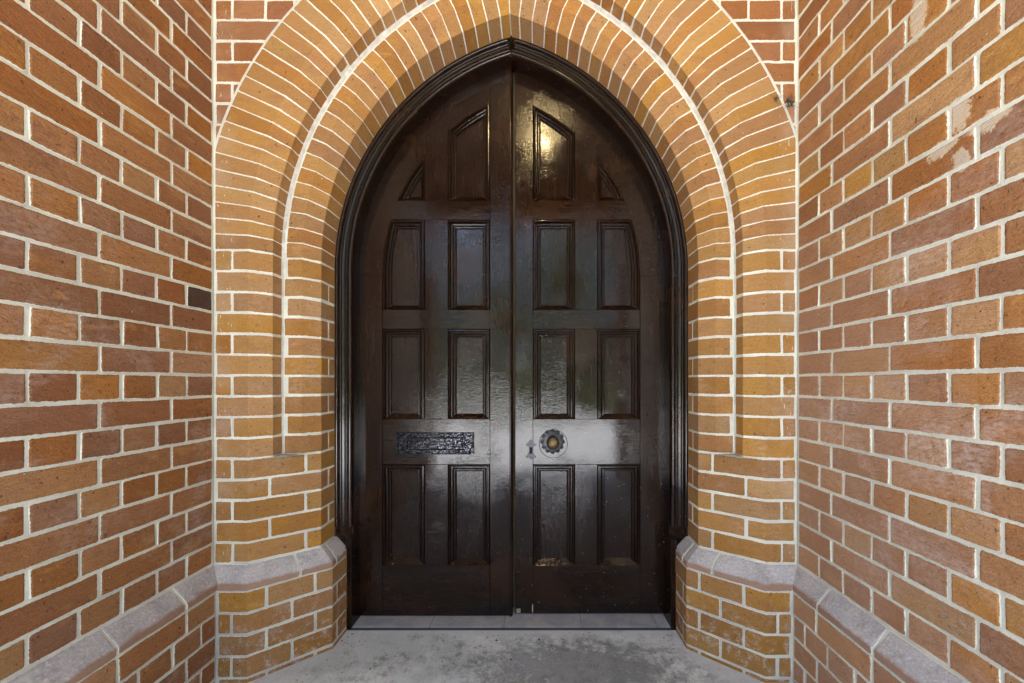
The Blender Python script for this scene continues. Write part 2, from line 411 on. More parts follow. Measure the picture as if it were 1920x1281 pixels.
# ------------------------------------------------------------------ side walls
POOL = {}
def pool(L, H):
    key = (round(L, 4), round(H, 4))
    if key not in POOL:
        out = []
        for _ in range(7):
            path = [(0, 0), (L, 0)]; mit = offset_poly(path, 0)
            V, F, E = path_brick(path, mit, 0, L, 0, H)
            out.append(patch_me("brick", V, F, E))
        POOL[key] = out
    return POOL[key]
def side_rows():
    """(z0, z1, [(d0, d1)...]) distances from the corner towards the camera, wall courses"""
    rows = []
    for k in range(0, 36):
        z0, z1 = zc(k) + JB / 2, zc(k + 1) - JB / 2
        if z1 > CEIL: break
        j = [.006]
        if k % 2 == 0:
            d = .128
            while d < 2.25: j.append(d); d += .1195
        else:
            d = .192
            while d < 2.25: j.append(d); d += .2405
        rows.append((k, z0, z1, j))
    return rows
def side_wall(name, X, sgn, mat, label):
    """sgn +1: left wall (faces +x); -1: right wall"""
    t = thing(name, label, "wall", (X, 0, 0))
    back = X - sgn * .30
    xa, xb = sorted((back, X - sgn * .0034))
    adopt(link("mortar", box_me("mortar", xa, xb, YOPEN, .5, -.05, CEIL), M_mortar), t)
    xa, xb = sorted((back, X + sgn * (PROJ - .0034)))
    adopt(link("plinth_mortar", box_me("plinth_mortar", xa, xb, YOPEN, -PROJ + .0022 + .004, -.05, Z0 - .088), M_mortar), t)
    rot = math.pi / 2 * sgn
    SV, SF, SE = [], [], []
    def put(d0, d1, z0, z1, off, far):
        L = d1 - d0
        if far:
            path = [(0, 0), (L, 0)]
            rows = [[(0, 0, z0), (L * .5, 0, z0), (L, 0, z0)], [(0, 0, z0 + .004), (L * .5, 0, z0 + .004), (L, 0, z0 + .004)], [(0, 0, z1), (L * .5, 0, z1), (L, 0, z1)]]
            V, F, E = patch(rows, [[(0, -1, 0)] * 3] * 3)
            b = len(SV)
            for v in V:
                if sgn > 0: SV.append((X + off - v[1] * 1.0, -d1 + v[0], v[2]))
                else: SV.append((X - off + v[1], -d0 - v[0], v[2]))
            SF.extend([tuple(q + b for q in f) for f in F]); SE.extend(E); return
        me = R_.choice(pool(round(L, 3), round(z1 - z0, 4)))
        o = link("brick", me, mat)
        if not me.materials: me.materials.append(mat)
        if me.materials[0] != mat:
            o.material_slots[0].link = 'OBJECT'; o.material_slots[0].material = mat
        o.rotation_euler = (R_.uniform(-.006, .006), R_.uniform(-.003, .003), rot + R_.uniform(-.003, .003))
        dz = R_.uniform(-.0012, .0012)
        if sgn > 0: o.location = (off, -d1 + R_.uniform(-.001, .001), z0 + dz)
        else: o.location = (-off, -d0 + R_.uniform(-.001, .001), z0 + dz)
        o.parent = t
        return o
    made = {}
    for k, z0, z1, j in side_rows():
        for a_, b_ in zip(j, j[1:]):
            w0 = a_ + (JB / 2 if a_ > .01 else .003); w1 = b_ - JB / 2
            far = a_ > 1.1 or z0 > EYE + 1.65
            made[k, round(a_, 2)] = put(w0, w1, z0, z1, 0, far)
    # plinth courses below the ledge
    zt = Z0 - .088; r = 0
    while zt > -.05:
        z1 = zt - (.003 if r == 0 else JB / 2); z0 = zt - PITCH + JB / 2
        j = [.060]; d = .192 if r % 2 == 0 else .128; st = .2405 if r % 2 == 0 else .1195
        while d < 2.25: j.append(d); d += st
        for a_, b_ in zip(j, j[1:]):
            w0 = a_ + (JB / 2 if a_ > .07 else .002); w1 = b_ - JB / 2
            put(w0, w1, z0, z1, PROJ, a_ > 1.1)
        zt -= PITCH; r += 1
    sm = patch_me("brickwork", SV, SF, SE, flip=False)
    adopt(tag(link("brickwork", sm, mat), kind="stuff"), t)
    # ledge of splayed bricks
    path = [(X, YOPEN), (X, 0)] if sgn > 0 else [(X, 0), (X, YOPEN)]
    j = [0, .192] + [.192 + .2405 * q for q in range(1, 9)]
    if sgn > 0: mit = offset_poly(path, 0, last=Vector((1, -1)))
    else: mit = offset_poly(path, 0, first=Vector((-1, -1)))
    for a_, b_ in zip(j, j[1:]):
        d0 = a_ + (.004 if a_ > .01 else .001); d1 = min(b_ - .004, -YOPEN - .01)
        s0, s1 = (-YOPEN - d1, -YOPEN - d0) if sgn > 0 else (d0, d1)
        if a_ < .01:
            if sgn > 0: s1 = -YOPEN
            else: s0 = 0
        V, F, E = ledge_brick(path, mit, s0, s1, Z0 - .003)
        adopt(link("ledge_brick", patch_me("ledge_brick", V, F, E), M_ledge), t)
    # mortar body below the ledge bricks
    V, F = [], []
    prof = [(-.02, .001), (-.001, -.004), (PROJ - .006, -.064), (PROJ - .0045, -.10), (-.02, -.10)]
    n = len(prof)
    for yy, m_ in ((YOPEN, 0), (0, 1)):
        for o_, h in prof: V.append((X + sgn * o_, yy - (o_ if m_ else 0), Z0 + h))
    for q in range(n): F.append((q, (q + 1) % n, n + (q + 1) % n, n + q))
    adopt(link("ledge_mortar", me_from("ledge_mortar", V, F), M_mortar), t)
    return t, made
left, LM = side_wall("brick_wall", XL, 1, M_side, "darker red brown side wall of the porch on the left, without repair patches")
right, RM = side_wall("brick_wall", XR, -1, M_side_r, "lighter orange side wall of the porch on the right, with smeared repair patches")
# one burnt black header in the left wall beside the arch, one pale one in the right wall
def recolor(o, m): o.material_slots[0].link = 'OBJECT'; o.material_slots[0].material = m
M_burnt = brick_mat("burnt_brick", [(0, (.065, .032, .022)), (1, (.085, .042, .028))], (.04, .02, .02), .3)
M_pale = brick_mat("pale_yellow_brick", [(0, (.44, .23, .07)), (1, (.47, .26, .09))], (.40, .2, .1), .2)
if LM.get((12, .01)): recolor(LM[12, .01], M_burnt); LM[12, .01]["label"] = "burnt black header"
for key in ((16, .37), (16, .25), (13, .73), (9, .97)):
    if RM.get(key): recolor(RM[key], M_pale); RM[key]["label"] = "pale yellow header"

# ------------------------------------------------------------------ front wall with the two-order arch
front = thing("arched_brick_wall", "front wall of the porch with two rings of orange brick around the pointed doorway", "wall", (0, 0, 0))
def put_patch(name, V, F, E, mat, mirror, clip=None):
    if mirror:
        V = [Vector((-v[0], v[1], v[2])) for v in V]; F = [tuple(reversed(f)) for f in F]
    me = patch_me(name, V, F, E)
    if clip:
        bm = bmesh.new(); bm.from_mesh(me)
        for co, no in clip:
            co = Vector(co); no = Vector(no)
            if mirror: co.x *= -1; no.x *= -1
            bmesh.ops.bisect_plane(bm, geom=bm.verts[:] + bm.edges[:] + bm.faces[:], plane_co=co, plane_no=no, clear_outer=True)
        if len(bm.faces) < 3: bm.free(); bpy.data.meshes.remove(me); return None
        bm.to_mesh(me); bm.free()
    o = link(name, me, mat, front); return o
def rows_on(path, joints, k, first, last, mirror, mat, gap=JB, off=0, z=None, name="brick"):
    mit = offset_poly(path, 0)
    L = arclen(path)[-1]
    pts = [first] + joints + [L - last]
    z0, z1 = z if z else (zc(k) + JB / 2, zc(k + 1) - JB / 2)
    for n_, (a_, b_) in enumerate(zip(pts, pts[1:])):
        s0 = a_ + (gap / 2 if n_ else 0); s1 = b_ - (gap / 2 if n_ < len(pts) - 2 else 0)
        V, F, E = path_brick(path, mit, s0, s1, z0 + R_.uniform(-.001, .001), z1 + R_.uniform(-.001, .001))
        put_patch(name, V, F, E, mat, mirror)
for mirror in (False, True):
    Xc = XR if mirror else -XL; C = (-Xc, 0.)
    outer = [C, P0, P1, P2]; inner = [P2, P3, P4, P5]; cant = [C, P0, P4, P5]
    plinth = [(-Xc + PROJ, -PROJ), Q0, Q4, Q5]
    sh = Xc - 1.207
    for k in range(0, 5):
        lst = .003
        if k % 2 == 0: rows_on(cant, [.076 + sh, .350 + sh], k, .006, lst, mirror, M_arch)
        else: rows_on(cant, [.216 + sh, .477 + sh], k, .011, lst, mirror, M_arch)
    for k in range(5, 15):
        if k % 2 == 0:
            rows_on(outer, [.076 + sh], k, .006, .006, mirror, M_arch); rows_on(inner, [], k, .021, .003, mirror, M_arch)
        else:
            rows_on(outer, [], k, .011, .003, mirror, M_arch); rows_on(inner, [.230], k, .008, .003, mirror, M_arch, gap=.006)
    zt = Z0 - .088; r = 0
    Lq = arclen(plinth); 
    while zt > -.05:
        z = (zt - PITCH + JB / 2, zt - (.003 if r == 0 else JB / 2))
        if r % 2 == 0: rows_on(plinth, [.186, .365], 0, .008, .003, mirror, M_arch, z=z)
        else: rows_on(plinth, [.058, .277, Lq[2] + .043], 0, .004, .003, mirror, M_arch, z=z)
        zt -= PITCH; r += 1
    # ledge
    wallp = [C, P0, P4, P5]; offs = [(-Xc + PROJ, -PROJ), Q0, Q4, Q5]
    mit = [Vector((b[0] - a_[0], b[1] - a_[1])) / PROJ for a_, b in zip(wallp, offs)]
    class _M: pass
    Lw = arclen(wallp)
    def ledge_at(s):
        for i in range(3):
            if s <= Lw[i + 1] + 1e-9:
                t = (s - Lw[i]) / (Lw[i + 1] - Lw[i]); return Vector(wallp[i]).lerp(Vector(wallp[i + 1]), t), mit[i].lerp(mit[i + 1], t)
    for s0, s1 in ((0, .300), (.308, .445), (.451, Lw[-1])):
        ss = stations(wallp, s0, s1)
        prof = [(0, 0), (.006, -.006), (.025, -.026), (PROJ - .006, -.0535), (PROJ, -.060), (PROJ, -.066), (PROJ, -.078), (PROJ, -.082)]
        rows, nor = [], []
        for (o_, h) in reversed(prof):
            cc = [ledge_at(s) for s in ss]
            rows.append([(p.x + n.x * o_, p.y + n.y * o_, Z0 - .003 + h) for p, n in cc])
            nor.append([Vector((n.x, n.y, 0 if h < -.064 else .8)).normalized()[:] for p, n in cc])
        V, F, E = patch(rows, nor, skirt=.03); put_patch("ledge_brick", V, F, E, M_ledge, mirror)
    # mortar sheets following the profiles (2 mm behind the brick faces)
    V, F = [], []
    def sheet(path, z0, z1, back=.0022):
        m_ = offset_poly(path, 0); b = len(V)
        for (p, n) in zip(path, m_):
            for z in (z0, z1): V.append(((p[0] - n.x * back) * (-1 if mirror else 1), p[1] - n.y * back, z))
        for i in range(len(path) - 1):
            q = b + 2 * i; f = (q, q + 2, q + 3, q + 1); F.append(f if not mirror else f[::-1])
    sheet(cant[:4] + [(P5[0], .34)], Z0 - .05, zc(5) + .0)
    sheet(outer + [(P2[0], .14)], zc(5), HS + .002); sheet([(P2[0] - .03, P2[1])] + inner[1:] + [(P5[0], .34)], zc(5), HS + .002)
    sheet([(-Xc, -PROJ)] + plinth[1:] + [(Q5[0], .33)], -.05, Z0 - .088)
    # flat stop on top of the cant
    b = len(V); sx = -1 if mirror else 1
    for p in (P0, P1, P2, P3, P4): V.append((p[0] * sx, p[1] + .0, zc(5) - .0015))
    F.append((b, b + 1, b + 2, b + 3, b + 4) if not mirror else (b + 4, b + 3, b + 2, b + 1, b))
    # ledge backing
    b = len(V)
    for p, n in [ledge_at(s) for s in Lw]:
        for o_, h in ((-.02, .001), (-.003, -.008), (PROJ - .012, -.070), (PROJ - .0045, -.10)):
            V.append(((p.x + n.x * o_) * sx, p.y + n.y * o_, Z0 + h))
    for i in range(3):
        for q in range(3):
            a0 = b + 4 * i + q; f = (a0 + 1, a0 + 5, a0 + 4, a0); F.append(f if not mirror else f[::-1])
    # rings
    prof_o = [(None, 0), (P0[0], P0[1]), (P1[0], P1[1]), (P2[0], P2[1])]
    prof_i = [(P2[0], P2[1]), (P3[0], P3[1]), (P4[0], P4[1]), (P5[0], P5[1])]
    def r_ext(th):
        # distance from (CX,HS) along the ray (-cos, sin) to the extrados circle centred (ECX,HS)
        dx = CX - ECX; b_ = -math.cos(th) * dx; c_ = dx * dx - ER * ER
        return -b_ + math.sqrt(b_ * b_ - c_)
    def ring_pt(th, r, y): return Vector((CX - r * math.cos(th), y, HS + r * math.sin(th)))
    N = 60; TM = 1.385
    for kind in (0, 1):
        b = len(V); rowlen = None
        for q in range(N + 1):
            th = TM * q / N
            if kind == 0: pr = [(r_ext(th) - .002, 0), (P0[0], 0), P1, P2, (P2[0] - .0, .14)]
            else: pr = [(P2[0] - .03, P2[1]), P3, P4, P5, (P5[0], .34)]
            pr = [(a_ if a_ > 0 else CX - a_, y) for a_, y in pr]
            nn = offset_poly([(-r, y) for r, y in pr], 0)
            rowlen = len(pr)
            for (r, y), n in zip(pr, nn):
                p = ring_pt(th, r + n.x * .0022, y - n.y * .0022)
                p.x = min(p.x, 0.0)
                V.append((p.x * sx, p.y, p.z))
        for q in range(N):
            for i in range(rowlen - 1):
                a0 = b + q * rowlen + i; f = (a0, a0 + 1, a0 + rowlen + 1, a0 + rowlen); F.append(f if not mirror else f[::-1])
    # spandrel sheet
    b = len(V); n_ = 40
    for q in range(n_ + 1):
        x = -1.26 + 1.26 * q / n_
        zz = HS + math.sqrt(max(0, (ER - .014) ** 2 - (ECX - x) ** 2))
        V.append((x * sx, .0030, zz)); V.append((x * sx, .0030, CEIL))
    for q in range(n_):
        a0 = b + 2 * q; f = (a0, a0 + 2, a0 + 3, a0 + 1); F.append(f if not mirror else f[::-1])
    link("mortar", me_from("mortar", V, F), M_mortar, front)
    # voussoirs
    def voussoir(th0, th1, kind, mat):
        g = .0032
        if kind == 0: base = [None, P0, P1, P2]
        else: base = [(P2[0] + .016, P2[1]), P3, P4, (P5[0], P5[1])]
        rows, nor = [], []
        fr = [0, .12, .5, .88, 1]
        wob = [R_.uniform(-.0012, .0012) for _ in range(8)]
        for fi, f in enumerate(fr):
            th = th0 + (th1 - th0) * f
            pr = []
            for i, q in enumerate(base):
                if q is None: pr += [(r_ext(th) - .004, 0), (r_ext(th) - .010, 0), (r_ext(th) * .55 + (CX - P0[0]) * .45, 0)]
                else:
                    rr_ = CX - q[0]
                    if i == 0: pr += [(rr_, q[1]), (rr_ - .006, q[1])]
                    elif i == 3:
                        pr += [(rr_ + .0015, q[1] - .012), (rr_, q[1] - .002)] if kind == 0 else [(rr_, q[1] - .008), (rr_, q[1])]
                    else: pr += [(rr_, q[1])]
            nn = offset_poly([(-r, y) for r, y in pr], 0)
            row, nr_ = [], []
            for i, ((r, y), n) in enumerate(zip(pr, nn)):
                if fi in (0, len(fr) - 1): dth = (g / 2 + wob[i]) / r * (1 if fi == 0 else -1)
                elif fi in (1, 3): dth = ((th0 - th) + (g / 2 + .004 + wob[i]) / r) if fi == 1 else ((th1 - th) - (g / 2 + .004 + wob[i]) / r)
                else: dth = 0
                t_ = th + dth
                row.append(ring_pt(t_, r, y)[:]); nr_.append((n.x * math.cos(t_) * 1.0, n.y, -n.x * math.sin(t_)))
            rows.append(row); nor.append(nr_)
        V_, F_, E_ = patch(rows, nor, jit=.0008, skirt=.018, face=.0008)
        clip = [((-.0025, 0, 0), (1, 0, 0))]
        if kind == 0: clip.append(((-Xc + .007, 0, 0), (-1, 0, 0)))
        put_patch("voussoir", V_, F_, E_, mat, mirror, clip)
    dO, dI = .0432, .0525
    for q in range(0, 31):
        voussoir(q * dO, (q + 1) * dO, 0, M_arch)
    for q in range(0, 26):
        voussoir(q * dI, (q + 1) * dI, 1, M_arch)
    # mortar fillet between the two rings
    V, F = [], []
    b = 0; NN = 90
    for q in range(-14, NN + 1):
        if q < 0: th = 0; zo = (q / 14) * (HS - zc(5))
        else: th = TM * q / NN; zo = 0
        k_ = .25 if q < 0 else min(.58, .25 + q / 30)
        j1 = R_.uniform(-.001, .001); j2 = R_.uniform(-.0015, .0015)
        r2 = CX - P2[0]
        a1 = .012 * k_ + j1; a2 = .019 * k_ + j2
        for (r, y) in ((r2 + .001, P2[1] - a1), (r2 - a1 * .55, P2[1] - a1 * .6), (r2 - a2, P2[1] + .0005)):
            p = ring_pt(th, r, y); V.append((min(p.x, -.0) * sx, p.y, p.z + zo))
    for q in range(NN + 14):
        for i in range(2):
            a0 = 3 * q + i; f = (a0, a0 + 1, a0 + 4, a0 + 3); F.append(f if not mirror else f[::-1])
    link("mortar_fillet", me_from("mortar_fillet", V, F, True), M_fillet, front)
    # spandrel bricks
    for k in range(14, 36):
        z0, z1 = zc(k) + JB / 2, zc(k + 1) - JB / 2
        if z1 > CEIL: break
        zm = z1
        path = [C, (0, 0)]
        mit_ = offset_poly(path, 0)
        def xe(z): 
            v = ER ** 2 - (z - HS) ** 2
            return (ECX - math.sqrt(v)) if (v > 0 and z > HS) else (-1.4 if z <= HS else 0.)
        xa, xb = xe(z0), xe(z1)
        if xb <= -Xc + .012: continue
        js = [.006 if k % 2 == 0 else .010]
        if k % 2 == 0:
            d = .076 + sh; js2 = [d]
            while d < Xc: d += .136 if len(js2) == 1 else .12; js2.append(d)
        else:
            d = .315; js2 = [d]
            while d < Xc: d += .24; js2.append(d)
        js += js2
        A_ = Vector((xa, 0, z0)); B_ = Vector((xb, 0, z1))
        if xb >= -.001:
            clip = [((-.003, 0, 0), (1, 0, 0))]
        else:
            dd = (B_ - A_).normalized(); no = Vector((dd.z, 0, -dd.x))
            A2 = A_ - no * .004
            clip = [(A2[:], no[:]), ((-.003, 0, 0), (1, 0, 0))]
        for a_, b2 in zip(js, js[1:]):
            x0 = -Xc + a_
            if x0 > xb - .012 and xb < -.001: continue
            V_, F_, E_ = path_brick(path, mit_, a_ + (JB / 2 if a_ > .02 else 0), min(b2 - JB / 2, Xc), z0, z1)
            put_patch("brick", V_, F_, E_, M_span, mirror, clip)
# unseen solid blocks added behind wall and door to keep daylight out
link("light_block", box_me("light_block", -1.5, 1.5, .47, .75, -.1, CEIL), simple("light_block_brown", (.2, .15, .1), .9), front)
for s_ in (-1, 1):
    xs = sorted((s_ * .80, s_ * 1.5))
    link("light_block", box_me("light_block", xs[0], xs[1], .385, .47, -.1, CEIL), bpy.data.materials["light_block_brown"], front)
link("light_block", box_me("light_block", -.8, .8, .46, .47, 2.9, CEIL), bpy.data.materials["light_block_brown"], front)

# ------------------------------------------------------------------ door frame
RIN = CX + .771; ROUT = CX + .853
frame = thing("door_frame", "dark moulded oak frame around the pointed double door", "door frame", (0, .30, 0))
# profile (x on the left side, y): from the brick edge to the rebate
fp = [(-.868, .318), (-.858, .312), (-.858, .296), (-.854, .290), (-.848, .288), (-.842, .291), (-.838, .298), (-.8365, .306), (-.8275, .3065),
      (-.8265, .300), (-.822, .303), (-.815, .306), (-.809, .3055), (-.8045, .301), (-.8035, .307), (-.801, .309), (-.7985, .300),
      (-.795, .294), (-.789, .290), (-.782, .290), (-.776, .295), (-.7725, .303), (-.7715, .312), (-.7710, .352), (-.7710, .400)]
def sweep_frame(mirror):
    V, F = [], []; sx = -1 if mirror else 1
    zs = [EYE - .700]
    while zs[-1] < HS - .05: zs.append(zs[-1] + .08)
    st = [(0, z - HS) for z in zs] + [(TMf * q / 48, 0) for q in range(49)]
    n = len(fp)
    for th, zo in st:
        for (x, y) in fp:
            r = CX - x; px = CX - r * math.cos(th); V.append((min(px, 0) * sx, y, HS + r * math.sin(th) + zo) if px < 0 else (0, y, HS + math.sqrt(r * r - CX * CX)))
    for q in range(len(st) - 1):
        for i in range(n - 1):
            a0 = q * n + i; f = (a0, a0 + 1, a0 + n + 1, a0 + n); F.append(f if not mirror else f[::-1])
    return me_from("moulding", V, F, True)
TMf = 1.36
for mirror in (False, True):
    sx = -1 if mirror else 1
    me = sweep_frame(mirror)
    o = adopt(link("moulding", me, M_wv), frame)
    # plain lower post, stop and pyramid
    xs = sorted((-.800 * sx, -.7705 * sx))
    adopt(link("post_base", box_me("post_base", xs[0], xs[1], .284, .40, .0, EYE - .757, .003), M_wv), frame)
    xs = sorted((-.868 * sx, -.7712 * sx))
    adopt(link("post_stop", box_me("post_stop", xs[0], xs[1], .3085, .40, EYE - .760, EYE - .695), M_wv), frame)
    xa, xb = -.797 * sx, -.7708 * sx; zb, zt_ = EYE - .757, EYE - .733
    ym = .284
    V = [(xa, ym, zb), (xb, ym, zb), (xb, .312, zb), (xa, .312, zb), ((xa + xb) / 2, .3085, zt_)]
    F = [(0, 1, 4), (1, 2, 4), (2, 3, 4), (3, 0, 4), (3, 2, 1, 0)]
    adopt(link("pyramid_stop", me_from("pyramid_stop", V, F), M_wv), frame)
    # ragged tarred caulking between brick and oak
    V, F = [], []
    st = [(0, z) for z in [(-HS + .45) * (1 - q / 26) for q in range(26)]] + [(TMf * q / 90, 0) for q in range(91)]
    for th, zo in st:
        w_ = R_.uniform(-.001, .0025)
        for (x, y) in ((-.862, .290), (-.8585 + w_, .291), (-.852 + w_, .297)):
            r = CX - x; p = CX - r * math.cos(th)
            V.append((p * sx, y, HS + r * math.sin(th) + zo) if p < 0 else (0, y, HS + math.sqrt(r * r - CX * CX)))
    for q in range(len(st) - 1):
        for i in range(2):
            a0 = q * 3 + i; f = (a0, a0 + 1, a0 + 4, a0 + 3); F.append(f if not mirror else f[::-1])
    adopt(link("caulking", me_from("caulking", V, F), simple("black_caulking", (.02, .017, .015), .6, .003)), frame)

# ------------------------------------------------------------------ door leaves
DS = 2.03 / 754
def dx_(px, s=DS): return (px - 1004) * s + CAMX
def dz_(py, s=DS): return EYE + (717 - py) * s
def clip_poly(poly, inside, cut):
    out = []
    for i in range(len(poly)):
        a_, b_ = poly[i], poly[(i + 1) % len(poly)]; ia, ib = inside(a_), inside(b_)
        if ia: out.append(a_)
        if ia != ib: out.append(cut(a_, b_))
    return out
def clip_arc(poly, R, n=40):
    """keep the part of a polygon (left half, x<0) inside the arch of radius R"""
    # densify
    P = []
    for i in range(len(poly)):
        a_, b_ = Vector(poly[i]), Vector(poly[(i + 1) % len(poly)])
        P.append(a_)
    tan = [q * 1.36 / n for q in range(n + 1)]
    cur = [Vector(p) for p in P]
    for th in tan:
        c = Vector((CX - R * math.cos(th), HS + R * math.sin(th))); nrm = Vector((-math.cos(th), math.sin(th)))
        ins = lambda p: (p - c).dot(nrm) <= 1e-7
        def cut(a_, b_):
            da = (a_ - c).dot(nrm); db = (b_ - c).dot(nrm); return a_.lerp(b_, da / (da - db))
        cur = clip_poly(cur, ins, cut)
        if len(cur) < 3: return []
    return cur
def prism(name, poly, y0, y1, sx, mat, parent, bev=.0012):
    n = len(poly)
    if sx < 0: poly = [Vector((-p.x, p.y)) for p in poly]
    area = sum(poly[i].x * poly[(i + 1) % n].y - poly[(i + 1) % n].x * poly[i].y for i in range(n))
    if area < 0: poly = poly[::-1]
    cx_ = sum(p.x for p in poly) / n; cz_ = sum(p.y for p in poly) / n
    V = []; F = []
    ins = []
    for i in range(n):
        a_, b_, c_ = poly[i - 1], poly[i], poly[(i + 1) % n]
        d1 = (b_ - a_); d2 = (c_ - b_)
        if d1.length < 1e-6 or d2.length < 1e-6: ins.append(b_); continue
        d1.normalize(); d2.normalize(); n1 = Vector((-d1.y, d1.x)); n2 = Vector((-d2.y, d2.x))
        m = (n1 + n2) / max(.3, 1 + n1.dot(n2)); ins.append(b_ + m * bev)
    for p in ins: V.append((p.x, y0, p.y))
    for p in poly: V.append((p.x, y0 + bev, p.y))
    for p in poly: V.append((p.x, y1, p.y))
    F.append(tuple(range(n)))
    for i in range(n):
        j = (i + 1) % n
        F.append((i, n + i, n + j, j)); F.append((n + i, 2 * n + i, 2 * n + j, n + j))
    F.append(tuple(range(3 * n - 1, 2 * n - 1, -1)))
    return adopt(link(name, me_from(name, V, F), mat), parent)
MOULD = [(0, 0), (.0015, .007), (.003, .002), (.0055, -.004), (.009, -.0045), (.012, -.001), (.0135, .006), (.015, .0125), (.0185, .0125),
         (.0195, .008), (.0225, .0055), (.0255, .007), (.027, .012), (.0285, .017), (.0305, .017), (.0315, .0125), (.0345, .0115), (.0375, .013), (.039, .018), (.0405, .024), (.043, .024)]
def offset_in(poly, d, bottom_scale):
    """poly counter-clockwise; edges whose both ends are at the lowest z use d*bottom_scale"""
    n = len(poly); zmin = min(p.y for p in poly); out = []
    L = []
    for i in range(n):
        a_, b_ = poly[i], poly[(i + 1) % n]; e = (b_ - a_).normalized(); nr = Vector((-e.y, e.x))
        k = bottom_scale if abs(a_.y - zmin) < 1e-4 and abs(b_.y - zmin) < 1e-4 else 1
        L.append((a_ + nr * d * k, e))
    for i in range(n):
        (p, r), (q, s) = L[i - 1], L[i]
        cr = r.x * s.y - r.y * s.x
        if abs(cr) < 1e-5: out.append(q)
        else:
            t = ((q - p).x * s.y - (q - p).y * s.x) / cr; out.append(p + r * t)
    return out
def dedupe(poly, eps=.004):
    out = []
    for p in poly:
        if not out or (p - out[-1]).length > eps: out.append(p)
    while len(out) > 3 and (out[0] - out[-1]).length < eps: out.pop()
    return out
def panel(poly, Y, sx, parent, homothety=None):
    """moulding and sunk field in an opening; poly in left-hand coordinates"""
    poly = dedupe(poly)
    n = len(poly)
    area = sum(poly[i].x * poly[(i + 1) % n].y - poly[(i + 1) % n].x * poly[i].y for i in range(n))
    if area < 0: poly = poly[::-1]
    rings = []
    if homothety:
        c, k = homothety
        for d, h in MOULD: rings.append([c + (p - c) * (1 - k * d / MOULD[-1][0]) for p in poly])
    else:
        for d, h in MOULD: rings.append(offset_in(poly, d, .62))
    V, F = [], []; zmin = min(p.y for p in poly)
    for i in range(n):
        j = (i + 1) % n
        bottom = abs(poly[i].y - zmin) < 1e-4 and abs(poly[j].y - zmin) < 1e-4
        b = len(V)
        for (d, h), rg in zip(MOULD, rings):
            hh = (d / MOULD[-1][0] * .022 + .0015) if bottom else h
            V.append((rg[i].x * sx, Y + hh, rg[i].y)); V.append((rg[j].x * sx, Y + hh, rg[j].y))
        for q in range(len(MOULD) - 1):
            f = (b + 2 * q, b + 2 * q + 1, b + 2 * q + 3, b + 2 * q + 2); F.append(f if sx > 0 else f[::-1])
    adopt(link("moulding", me_from("moulding", V, F), M_wv), parent)
    fld = rings[-1]
    V = [(p.x * sx, Y + .0205, p.y) for p in fld]
    V2 = [((p.x) * sx, Y + .034, p.y) for p in poly]
    f = list(range(n))
    me = me_from("panel", [(p.x * sx, Y + .0238, p.y) for p in rings[-2]] + [(p.x * sx, Y + .036, p.y) for p in rings[-2]],
                 [tuple(f) if sx > 0 else tuple(f[::-1])] + [tuple(n + q for q in (f[::-1] if sx > 0 else f))])
    adopt(link("panel", me, M_wv), parent)

